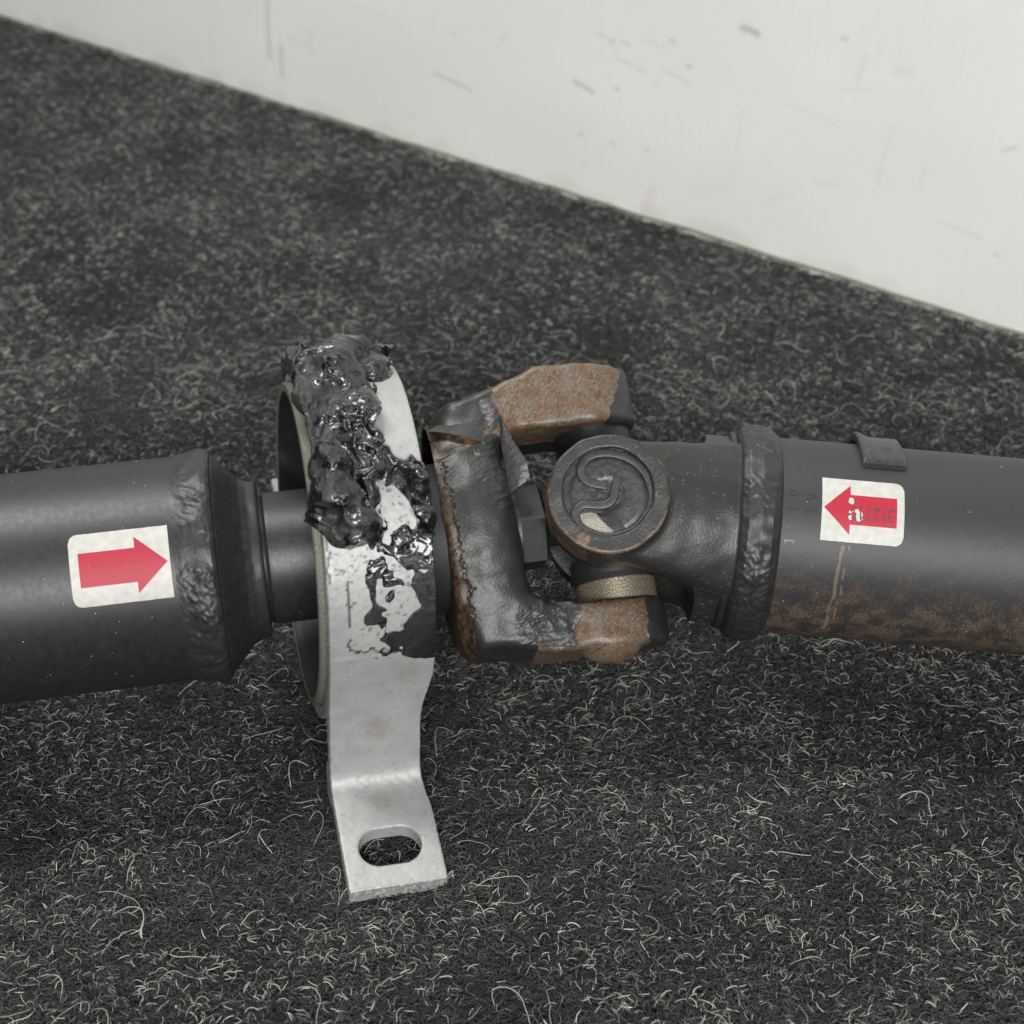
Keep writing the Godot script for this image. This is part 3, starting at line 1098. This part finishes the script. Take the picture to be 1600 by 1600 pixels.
func ear(p: Vector3, s: float) -> float:
	var y := p.y * s
	var out := 55.0 - 11.0 * clampf((-21.0 - p.x) / 29.0, 0.0, 1.0) if s > 0.0 else 47.8 - 5.5 * ramp(-24.0, -48.0, p.x)
	if s > 0.0:
		out -= 2.2 * clampf((p.x + 6.0) / 20.0, 0.0, 1.0)
	var inn := 32.2 if s > 0.0 else 32.0
	var d := smax(inn - y, y - out, 1.6)
	var c := Vector2(p.x - clampf(p.x, -48.0, -4.0), p.z).length() - 20.0
	d = smax(d, c, 3.0)
	return smax(d, -54.0 - p.x, 4.0)


func left_yoke_sdf(p: Vector3) -> float:
	var lean := p.x + 0.075 * p.y
	var hub := smax((Vector2(p.y / 42.0, p.z / 30.5).length() - 1.0) * 31.0, absf(lean + 48.5) - 13.0, 14.0)
	hub = smin(hub, smax((Vector2(p.y / 40.0, p.z / 28.5).length() - 1.0) * 29.0, absf(lean + 58.6) - 3.6, 3.5), 2.5)
	var d := smin(hub, ear(p, 1.0), 11.0)
	d = smin(d, ear(p, -1.0), 12.0)
	var b := ((p - Vector3(-7.0, -46.5, 10.0)) / Vector3(11.0, 7.0, 9.5)).length()
	d = smin(d, (b - 1.0) * 7.0, 2.0)
	b = ((p - Vector3(-20.0, 51.0, 6.0)) / Vector3(7.0, 4.5, 10.0)).length()
	d = smin(d, (b - 1.0) * 4.5, 2.0)
	d -= 0.25 * n1.get_noise_3dv(p * 0.12) + 0.025 * n1.get_noise_3dv(p * 0.9)
	if absf(d) < 2.0:
		# wrinkled casting skin on the rim and on the lower arm
		var wr := ramp(13.0, 5.0, ((p - Vector3(-42.0, 16.0, 24.0)) * Vector3(1.6, 0.55, 1.0)).length()) + ramp(14.0, 7.0, (p - Vector3(-31.0, -38.5, 20.0)).length())
		if wr > 0.0:
			d -= wr * 0.42 * n3.get_noise_3d(p.x * 0.12 + p.y * 0.05, p.y * 0.24 - p.x * 0.09, p.z * 0.1)
		d -= 0.32 * ramp(-0.25, 0.25, left_yoke_paint(p))
	return d


func skin(p: Vector3, painted: float) -> Color:
	var paint := Color(0.032, 0.032, 0.034)
	if painted > 0.35:
		return paint
	var a := n2.get_noise_3dv(p * 0.12 + Vector3(5, 0, 9))
	var b := n1.get_noise_3dv(p * 0.95)
	var e := n1.get_noise_3dv(p * 1.6 + Vector3(0, 70, 0))
	var c := Color(0.24, 0.125, 0.062).lerp(Color(0.27, 0.215, 0.155), clampf(0.55 + 0.9 * a + 0.35 * b + 0.5 * e, 0.0, 1.0))
	if a < -0.2:
		c = c.lerp(Color(0.27, 0.115, 0.042), ramp(-0.2, -0.5, a) * 0.8)
	if e > 0.5:
		c = c.lerp(Color(0.46, 0.41, 0.33), 0.55)
	elif e < -0.55:
		c = c * 0.55
	c = c * 0.66
	return c.lerp(paint, ramp(-0.1, 0.35, painted))


func left_yoke_tint(p: Vector3, _n: Vector3) -> Color:
	var f := left_yoke_paint(p)
	var c := skin(p, f)
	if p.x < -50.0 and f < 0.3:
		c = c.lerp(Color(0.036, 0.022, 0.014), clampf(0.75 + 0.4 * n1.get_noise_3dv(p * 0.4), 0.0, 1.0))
	return c


func left_yoke() -> void:
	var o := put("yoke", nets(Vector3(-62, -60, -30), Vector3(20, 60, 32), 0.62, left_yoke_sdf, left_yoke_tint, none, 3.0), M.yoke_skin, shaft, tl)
	o.set_meta("label", "yoke with peeling black paint over rust")
	put("collar", lathe_hard([Vector2(-74, 20), Vector2(-74, 26), Vector2(-60, 27), Vector2(-60, 20)], 90), M.rubber, shaft, tl)
	# hexagon nut inside the yoke
	var nut := lathe_hard([Vector2(-36, 13), Vector2(-36, 15.8), Vector2(-24.5, 15.8), Vector2(-23.0, 13.6), Vector2(-23.0, 8), Vector2(-25.5, 6.5)], 6, true)
	put("nut", nut, M.dark_paint, shaft, tl)
	put("washer", lathe_hard([Vector2(-37, 12), Vector2(-37, 17.5), Vector2(-33.5, 17.5), Vector2(-33.5, 10)], 60), M.dark_paint, shaft, tl)
	put("stud", lathe_hard([Vector2(-30, 7.5), Vector2(-17.5, 7.5), Vector2(-16.5, 6.5), Vector2(-16.5, 0.1)], 40), M.dark_paint, shaft, tl)
	# torn paint: a tongue hanging off the inner edge of the rim, and a lifted sheet over the upper corner
	torn("paint_flake", [Vector3(-36.6, 38.5, 20), Vector3(-37.2, 26.0, 21.5), Vector3(-36.6, 17.0, 21.0), Vector3(-36.8, 9.0, 20.0)], [Vector3(-35.8, 38.0, 20.6), Vector3(-33.0, 27.5, 23.0), Vector3(-29.8, 19.5, 24.0), Vector3(-29.2, 13.0, 23.0)], 0.14)
	torn("paint_flake", [Vector3(-60.0, 37.0, 13), Vector3(-55.0, 40.6, 14.0), Vector3(-50.0, 41.6, 16.0), Vector3(-46.2, 38.5, 20.0), Vector3(-43.0, 33.5, 22.5)], [Vector3(-63.0, 34.5, 21.5), Vector3(-56.6, 32.2, 24.6), Vector3(-52.0, 30.2, 26.3), Vector3(-48.0, 28.6, 26.0), Vector3(-43.5, 27.6, 24.2)], 0.12)
	torn("paint_flake", [Vector3(-26.0, -30.8, 19.5), Vector3(-24.0, -35.5, 20.2), Vector3(-23.5, -41.0, 20.2)], [Vector3(-20.6, -31.2, 20.8), Vector3(-17.6, -35.0, 22.8), Vector3(-21.0, -41.0, 21.2)], 0.12)
	torn("paint_flake", [Vector3(-33.0, -45.0, 20.2), Vector3(-28.0, -44.6, 20.3), Vector3(-23.6, -43.0, 20.3)], [Vector3(-31.0, -46.4, 20.9), Vector3(-26.5, -47.2, 21.2), Vector3(-22.0, -45.6, 21.4)], 0.12)
	torn("paint_flake", [Vector3(-45.5, 42.0, 20.0), Vector3(-42.0, 37.5, 22.0), Vector3(-41.0, 31.5, 24.0)], [Vector3(-39.5, 45.5, 20.0), Vector3(-36.4, 38.0, 22.6), Vector3(-38.5, 32.0, 23.6)], 0.14)


# a thin torn sheet between two edges, the second one ragged
func torn(called: String, a: Array, b: Array, rag: float) -> void:
	var nu := 46
	var nv := 14
	var pa := smooth_path(a, nu)
	var pb := smooth_path(b, nu)
	var p := PackedVector3Array()
	for side in 2:
		for i in nu:
			for j in nv:
				var t := j / (nv - 1.0)
				var e := pb[i] + (pb[i] - pa[i]).normalized() * rag * (n1.get_noise_1d(i * 0.22 + a[0].x) + 0.35 * n1.get_noise_1d(i * 0.8 + 9.0))
				var v := pa[i].lerp(e, t)
				v += Vector3(0, 0, 1) * (0.5 * sin(t * PI) + 0.12 * n1.get_noise_3dv(v * 0.5))
				p.append(v)
	# both faces, 0.25 mm apart, and the torn edge between them
	var nor := PackedVector3Array()
	nor.resize(p.size())
	var idx := PackedInt32Array()
	var half := nu * nv
	for i in nu:
		for j in nv:
			var k := i * nv + j
			var c := (p[mini(i + 1, nu - 1) * nv + j] - p[maxi(i - 1, 0) * nv + j]).cross(p[i * nv + mini(j + 1, nv - 1)] - p[i * nv + maxi(j - 1, 0)]).normalized()
			if c.z < 0.0:
				c = -c
			nor[k] = c
			nor[k + half] = -c
			p[k + half] = p[k] - c * 0.25
	for i in nu - 1:
		for j in nv - 1:
			var k := i * nv + j
			for q in [[k, k + nv, k + nv + 1], [k, k + nv + 1, k + 1], [k + half, k + nv + half, k + nv + 1 + half], [k + half, k + nv + 1 + half, k + 1 + half]]:
				add_tri(idx, p, nor, q[0], q[1], q[2])
	for i in p.size():
		p[i] *= 0.001
	var er := PackedInt32Array()
	for i in nu - 1:
		var k := i * nv + nv - 1
		er.append_array([k, k + half, k + nv, k + nv, k + half, k + nv + half])
	idx.append_array(er)
	put(called, arrays(p, nor, idx), M.flake, shaft, tl)


# ---------------------------------------------------------------- cross and bearing caps
func cross_sdf(p: Vector3) -> float:
	var d := p.length() - 13.5
	d = smin(d, maxf(Vector2(p.x, p.z).length() - 10.0, absf(p.y) - 26.0), 5.0)
	return smin(d, maxf(Vector2(p.x, p.y).length() - 10.0, absf(p.z) - 26.0), 5.0)


func cross_piece() -> void:
	var f := Transform3D(Basis(tr.basis.z.cross(tl.basis.y) * -1.0, tl.basis.y, tr.basis.z).orthonormalized(), tl.origin)
	var cross := put("joint_cross", nets(Vector3(-16, -28, -28), Vector3(16, 28, 28), 1.4, cross_sdf), M.dark_paint, shaft, f)
	cross.set_meta("label", "four-armed cross in the middle of the joint")
	var cup := lathe_hard([Vector2(14.5, 11.0), Vector2(14.5, 14.6), Vector2(16.0, 15.3), Vector2(21.5, 15.3), Vector2(23.5, 13.9), Vector2(30.8, 13.9), Vector2(40.6, 13.9), Vector2(40.6, 0.1)], 72)
	var ring := lathe_hard([Vector2(23.4, 13.2), Vector2(23.4, 14.15), Vector2(23.8, 14.35), Vector2(30.6, 14.35), Vector2(31.0, 14.1), Vector2(31.0, 13.2)], 72)
	var turn_up := Basis(Vector3(0, 1, 0), Vector3(-1, 0, 0), Vector3(0, 0, 1))
	var down := Basis(Vector3(0, -1, 0), Vector3(1, 0, 0), Vector3(0, 0, 1))
	var out := Basis(Vector3(0, 0, 1), Vector3(0, 1, 0), Vector3(-1, 0, 0))
	var inn := Basis(Vector3(0, 0, -1), Vector3(0, 1, 0), Vector3(1, 0, 0))
	for b in [turn_up, down, out, inn]:
		put("bearing_cup", cup, M.dark_paint, shaft, Transform3D(f.basis * b, f.origin))
	put("brass_ring", ring, M.brass, shaft, Transform3D(f.basis * down, f.origin))
	put("brass_ring", ring, M.brass, shaft, Transform3D(f.basis * out, f.origin))


# ---------------------------------------------------------------- right yoke (mm, frame of the right half)
func right_yoke_sdf(p: Vector3) -> float:
	var rho := Vector2(p.y, p.z).length()
	var hw := lerpf(20.0, 26.5, clampf(p.x / 42.0, 0.0, 1.0))
	var outer := rho - lerpf(45.5, 36.5, clampf((p.x - 6.0) / 38.0, 0.0, 1.0))
	var end := Vector2(p.x - maxf(p.x, 0.0), p.y).length() - hw     # rounded end towards the joint
	var body := smax(smax(outer, end, 4.0), p.x - 45.0, 1.0)
	# throat between the two ears
	var throat := Vector2(maxf(p.x - 4.0, 0.0), p.z).length() - 28.5
	body = smax(body, -throat, 4.0)
	var base := maxf(rho - 34.0, maxf(33.0 - p.x, p.x - 50.0))
	var d := smin(body, base, 5.0)
	# bosses
	var az := absf(p.z)
	var boss := smax(Vector2(p.x, p.y).length() - 20.6 - 1.2 * ramp(40.0, 28.0, az), maxf(22.0 - az, az - 46.0), 1.0)
	d = smin(d, boss, 2.0)
	# bore and the groove in it
	var bore := Vector2(p.x + 0.4, p.y - 0.6).length()
	d = smax(d, -maxf(bore - 15.1, 40.0 - az), 0.8)
	d = maxf(d, -maxf(absf(bore - 15.4) - 0.8, absf(az - 42.9) - 1.1))
	return d - 0.2 * n1.get_noise_3dv(p * 0.11 + Vector3(60, 0, 0)) - 0.02 * n1.get_noise_3dv(p * 1.0)


func right_yoke_tint(p: Vector3, _n: Vector3) -> Color:
	var j := 1.2 * n2.get_noise_3dv(p * 0.2) + 0.4 * n1.get_noise_3dv(p * 0.9)
	var f := 6.0
	var r := Vector2(p.x, p.y).length()
	if p.z > 30.0 and p.z < 45.6 and p.x < 8.0:     # flank of the boss
		f = minf(f, 2.2 - 2.8 * ramp(4.0, -10.0, p.x) + 1.6 * j)
	if p.z >= 45.0:
		f = minf(f, (20.1 - r) * 1.3 + 0.9 * j + 1.2 * ramp(-8.0, 6.0, p.y) - 0.4)
		f = minf(f, p.distance_to(Vector3(-7.0, -17.0, 46)) - 2.2 + j)
		f = minf(f, absf(r - 15.9) * 1.8 + 0.2 + 1.2 * j + 5.0 * ramp(6.0, -4.0, p.x) + 0.25 * absf(p.y))
	f = minf(f, 2.6 + 3.0 * n1.get_noise_3dv(p * 0.5 + Vector3(9, 9, 9)) + 0.10 * (p.y + 26.0))
	var c := skin(p, f)
	var b := n1.get_noise_3dv(p * 0.8 + Vector3(7, 0, 0))
	if f > 0.3 and b > 0.76:
		c = c.lerp(Color(0.2, 0.18, 0.15), 0.5)
	return c


func right_yoke() -> void:
	var o := put("yoke", nets(Vector3(-24, -38, -49), Vector3(54, 38, 49), 0.68, right_yoke_sdf, right_yoke_tint, none, 3.0), M.yoke_skin, shaft, tr)
	o.set_meta("label", "yoke with a round capped ear facing up")
	# the cap in the bore
	var face := PackedVector3Array()
	var nu := 26
	var nv := 73
	for i in nu:
		for j in nv:
			var g := TAU * (j % 72) / 72.0
			var r := 0.04 + 15.26 * i / (nu - 1.0)
			var z := 41.6 - 0.35 * ramp(6.0, 5.2, r) - 0.3 * ramp(12.2, 12.9, r) + 0.05 * n1.get_noise_2d(r * cos(g) * 0.5, r * sin(g) * 0.5)
			face.append(Vector3(-0.4 + r * cos(g), 0.6 + r * sin(g), z) * 0.001)
	var cap := put("bearing_cap", grid_mesh(face, nu, nv, true, PackedColorArray(), PackedVector2Array(), PackedByteArray(), false), M.cast_paint, shaft, tr)
	cap.set_meta("label", "flat cap held by a bent snap ring")
	# raised lettering round the middle of the cap
	var word := "SPICER"
	var degs := [112.0, 92.0, 74.0, 47.0, 16.0, -12.0]
	for k in 6:
		var g := deg_to_rad(degs[k])
		put("letter", flat_letters(word[k], 2.3, g - PI / 2.0, Vector3(-0.4 + 7.0 * cos(g), 0.6 + 7.0 * sin(g), 41.5), 0.9), M.weld_paint, cap)
	for q in [["Y", -4.1, -0.6, 0.2], ["Y", 3.0, -5.0, 0.5]]:
		put("letter", flat_letters(q[0], 2.0, q[3], Vector3(q[1], q[2], 41.5), 0.9), M.weld_paint, cap)
	# snap ring: both ends curl in (traced in units of 0.0295 mm round the bore's centre)
	var raw := [[-10, 85], [-120, 85], [-240, 110], [-310, 170], [-330, 235], [-318, 312], [-258, 398], [-160, 446], [0, 466], [160, 437], [300, 370], [412, 262], [480, 125], [510, 0], [492, -160], [424, -300], [330, -408], [170, -482], [0, -512], [-190, -468], [-300, -398], [-346, -312], [-336, -236], [-280, -170], [-200, -156], [-60, -150], [35, -105], [72, -30], [84, 80], [98, 190]]
	var pts := []
	for q in raw:
		pts.append(Vector3(-0.4 + q[0] * 0.0295, 0.6 + q[1] * 0.0295, 43.0) * 0.001)
	put("snap_ring", sweep(smooth_path(pts, 260), Vector3(0, 0, 1), 0.00142, 0.0009, 20, 0.42), M.cast_paint, shaft, tr)
	# bare bright crescent below the ring
	var cres := [[-300, -268], [-200, -232], [-118, -238], [-20, -330], [90, -420], [158, -478], [60, -505], [-60, -500], [-180, -452], [-262, -362]]
	var cp := PackedVector3Array()
	var cn := PackedVector3Array()
	var ci := PackedInt32Array()
	cp.append(Vector3(-0.4 - 95 * 0.0295, 0.6 - 395 * 0.0295, 41.72) * 0.001)
	cn.append(Vector3(0, 0, 1))
	for q in cres:
		cp.append(Vector3(-0.4 + q[0] * 0.0295, 0.6 + q[1] * 0.0295, 41.72) * 0.001)
		cn.append(Vector3(0, 0, 1))
	for k in cres.size():
		add_tri(ci, cp, cn, 0, 1 + k, 1 + (k + 1) % cres.size())
	put("bare_spot", arrays(cp, cn, ci), M.bright_metal, cap)
	var tongue := PackedVector3Array()
	for i in 20:
		for j in 8:
			var t := i / 19.0
			var s := j / 7.0
			var c := Vector2(-118, -238).lerp(Vector2(165, -478), t)
			var d := Vector2(110, -190).lerp(Vector2(250, -400), t)
			var v := c.lerp(d, s)
			tongue.append(Vector3(-0.4 + v.x * 0.0295, 0.6 + v.y * 0.0295, 41.7 + 0.8 * (1.0 - s) * sin(t * PI)) * 0.001)
	put("paint_flake", grid_mesh(tongue, 20, 8, false, PackedColorArray(), PackedVector2Array(), PackedByteArray(), false), M.flake, cap)


# ---------------------------------------------------------------- right tube
func right_half() -> void:
	# paint with rust specks low on the tube and a few streaks below the sticker
	var w := 1024
	var h := 1024
	var d := PackedByteArray()
	d.resize(w * h * 3)
	var paint := Color(0.025, 0.025, 0.028).linear_to_srgb()
	var rust := Color(0.22, 0.16, 0.105).linear_to_srgb()
	var brown := Color(0.045, 0.030, 0.021).linear_to_srgb()
	var light := Color(0.5, 0.38, 0.22).linear_to_srgb()
	var fx := FastNoiseLite.new()
	fx.seed = 5
	fx.frequency = 0.35
	fx.fractal_octaves = 3
	for y in h:
		var g := PI + TAU * y / float(h)
		g = wrapf(g, -PI, PI)
		var deg := rad_to_deg(g)
		var low := ramp(-8.0, -70.0, deg) if deg > -150.0 else 0.0
		for x in w:
			var mm := 140.0 * x / w + (0.0)
			var c := paint
			var a := n1.get_noise_2d(x * 0.012, y * 0.02)
			var b := fx.get_noise_2d(x, y)
			var share := clampf(low * (0.72 + 0.6 * a + 0.9 * n2.get_noise_2d(x * 0.018, y * 0.03) + 0.35 * n1.get_noise_2d(x * 0.09, y * 0.09)), 0.0, 1.0)
			c = c.lerp(brown, clampf(share * 1.1 - 0.1, 0.0, 0.55))
			if b > 0.56 - 0.60 * share:
				c = c.lerp(rust, clampf((b - 0.56 + 0.60 * share) * 2.4, 0.0, 0.85))
			if share > 0.2 and b > 0.56:
				c = c.lerp(light, 0.55)
			if b < -0.66:
				c = c.lerp(Color(0.16, 0.16, 0.16), 0.6)
			# two narrow runs of rust below the sticker
			if deg < -14.0 and deg > -75.0:
				for run in [[80.3, 1.0], [82.4, 0.55]]:
					var e: float = absf(mm - run[0] - 0.02 * (deg + 14.0) - 0.5 * n1.get_noise_1d(y * 0.02)) / run[1]
					if e < 1.0 and n1.get_noise_2d(x * 0.05, y * 0.03 + 20.0) > -0.25:
						c = c.lerp(rust, 0.75 * (1.0 - e))
			var k := (y * w + x) * 3
			d[k] = int(c.r * 255.0)
			d[k + 1] = int(c.g * 255.0)
			d[k + 2] = int(c.b * 255.0)
	var m := mat("rusty_paint", Color(1, 1, 1), 0.54)
	m.albedo_texture = ImageTexture.create_from_image(Image.create_from_data(w, h, false, Image.FORMAT_RGB8, d))
	m.heightmap_enabled = true
	m.heightmap_texture = grain(31, 0.05, 0.0, 1.0, 3)
	m.heightmap_scale = 0.008
	var o := put("tube", lathe([Vector2(56, 35.2), Vector2(200, 35.2), Vector2(460, 35.2), Vector2(460, 0.5)], 160, none, 6.0), m, shaft, tr)
	o.set_meta("label", "narrower tube at the right with rust on its underside")
	var bead := lathe([Vector2(44.0, 33.5), Vector2(44.5, 35.6), Vector2(45.8, 37.4), Vector2(48.0, 38.6), Vector2(52.5, 39.0), Vector2(56.5, 38.2), Vector2(58.6, 36.4), Vector2(59.5, 35.2), Vector2(60.0, 34.0)], 400,
		func(x: float, g: float) -> float: return (weld_bump(x + 300.0, g) * 1.1) * ramp(44, 47.5, x) * (1.0 - ramp(57, 60, x)), 0.45)
	put("weld_bead", bead, M.weld_paint, shaft, tr)
	put("weld_lip", lathe([Vector2(41.4, 33.0), Vector2(41.9, 35.2), Vector2(43.4, 36.0), Vector2(44.4, 35.2), Vector2(44.8, 33.5)], 240,
		func(x: float, g: float) -> float: return 0.25 * n1.get_noise_3d(x * 0.1, sin(g) * 7.0, cos(g) * 7.0), 0.5), M.weld_paint, shaft, tr)
	sticker("sticker", tr, 35.2, 72.7, 100.6, deg_to_rad(25.5), deg_to_rad(-11.8), false)
	# stamped characters, reading up round the tube
	var chars := [["1", 62.4, -14.0], ["9", 62.7, -4.8], ["1", 63.0, 4.2], ["9", 63.3, 14.0], ["5", 69.2, 4.0], ["V", 69.3, 12.5]]
	for c in chars:
		put("stamped_letter", letters(c[0], 3.6, PI / 2.0, Vector2(c[1], deg_to_rad(c[2])), 35.12, 0.5), M.cast_paint, shaft, tr)
	# balance weight: a bent plate spot-welded on top of the tube
	balance_weight()
	dust()


# pale specks of grit that cling to the paint
func dust() -> void:
	var speck := SphereMesh.new()
	speck.radius = 0.00028
	speck.height = 0.0005
	speck.radial_segments = 8
	speck.rings = 4
	var r := RandomNumberGenerator.new()
	r.seed = 77
	var xf: Array[Transform3D] = []
	for k in 84:
		var f: Transform3D = tl
		var x := r.randf_range(-215.0, -158.0)
		var rad := 39.2
		if k >= 40 and k < 56:
			x = r.randf_range(-120.0, -82.0)
			rad = 23.2
		elif k >= 56:
			f = tr
			x = r.randf_range(62.0, 160.0)
			rad = 35.2
		var g := r.randf_range(-1.3, 1.2)
		xf.append(Transform3D(Basis().scaled(Vector3.ONE * r.randf_range(0.25, 0.8)), f * (round_x(x, rad + 0.1, g) * 0.001)))
	var mm := MultiMesh.new()
	mm.transform_format = MultiMesh.TRANSFORM_3D
	mm.mesh = speck
	mm.instance_count = xf.size()
	for i in xf.size():
		mm.set_instance_transform(i, xf[i])
	var o := MultiMeshInstance3D.new()
	o.name = "dust_speck"
	o.multimesh = mm
	o.material_override = mat("dust", Color(0.42, 0.38, 0.32), 0.8)
	o.set_meta("kind", "stuff")
	shaft.add_child(o, true)


func balance_weight() -> void:
	var nu := 40
	var nv := 44
	var top := PackedVector3Array()
	for layer in 2:
		for i in nu:
			for j in nv:
				var u := i / (nu - 1.0)
				var t := j / (nv - 1.0)
				var g := deg_to_rad(lerpf(36.5, 97.0, t))
				var x := lerpf(86.8, 101.6, u)
				var r := 35.3 + (2.9 if layer == 0 else 0.0)
				r += 2.4 * ramp(0.35, 0.0, u) * ramp(0.25, 0.8, t) * 0.8
				if layer == 0:
					r -= 0.9 * ramp(0.05, 0.0, minf(minf(u, 1.0 - u), minf(t, 1.0 - t)))
					var sp := Vector2((u - 0.60) * 15.0, (t - 0.22) * 33.0)
					r += 0.35 * ramp(2.0, 1.5, sp.length()) - 0.55 * ramp(1.3, 0.8, sp.length()) + 0.06 * n1.get_noise_2d(x * 0.5, g * 20.0)
				top.append(round_x(x, r, g) * 0.001)
	var p := top
	var nor := PackedVector3Array()
	nor.resize(p.size())
	var half := nu * nv
	var idx := PackedInt32Array()
	for l in 2:
		for i in nu:
			for j in nv:
				var k := l * half + i * nv + j
				var c := (p[l * half + mini(i + 1, nu - 1) * nv + j] - p[l * half + maxi(i - 1, 0) * nv + j]).cross(p[l * half + i * nv + mini(j + 1, nv - 1)] - p[l * half + i * nv + maxi(j - 1, 0)]).normalized()
				if c.dot(Vector3(0, p[k].y, p[k].z)) < 0.0:
					c = -c
				nor[k] = c if l == 0 else -c
		for i in nu - 1:
			for j in nv - 1:
				var k := l * half + i * nv + j
				add_tri(idx, p, nor, k, k + nv, k + nv + 1)
				add_tri(idx, p, nor, k, k + nv + 1, k + 1)
	# rim
	var rim := []
	for i in nu: rim.append(i * nv)
	for j in nv: rim.append((nu - 1) * nv + j)
	for i in nu: rim.append((nu - 1 - i) * nv + nv - 1)
	for j in nv: rim.append(nv - 1 - j)
	var mid := Vector3.ZERO
	for k in rim: mid += p[k]
	mid /= rim.size()
	for i in rim.size():
		var a := p[rim[i]]
		var b := p[rim[(i + 1) % rim.size()]]
		var c := p[rim[i] + half]
		var e := p[rim[(i + 1) % rim.size()] + half]
		var nn := (b - a).cross(c - a)
		if nn.length() < 1e-12:
			continue
		nn = nn.normalized()
		if nn.dot(a - mid) < 0.0:
			nn = -nn
		var at := p.size()
		p.append_array([a, b, c, e])
		nor.append_array([nn, nn, nn, nn])
		add_tri(idx, p, nor, at, at + 1, at + 3)
		add_tri(idx, p, nor, at, at + 3, at + 2)
	var o := put("balance_weight", arrays(p, nor, idx), M.cast_paint, shaft, tr)
	o.set_meta("label", "bent plate welded on the tube")
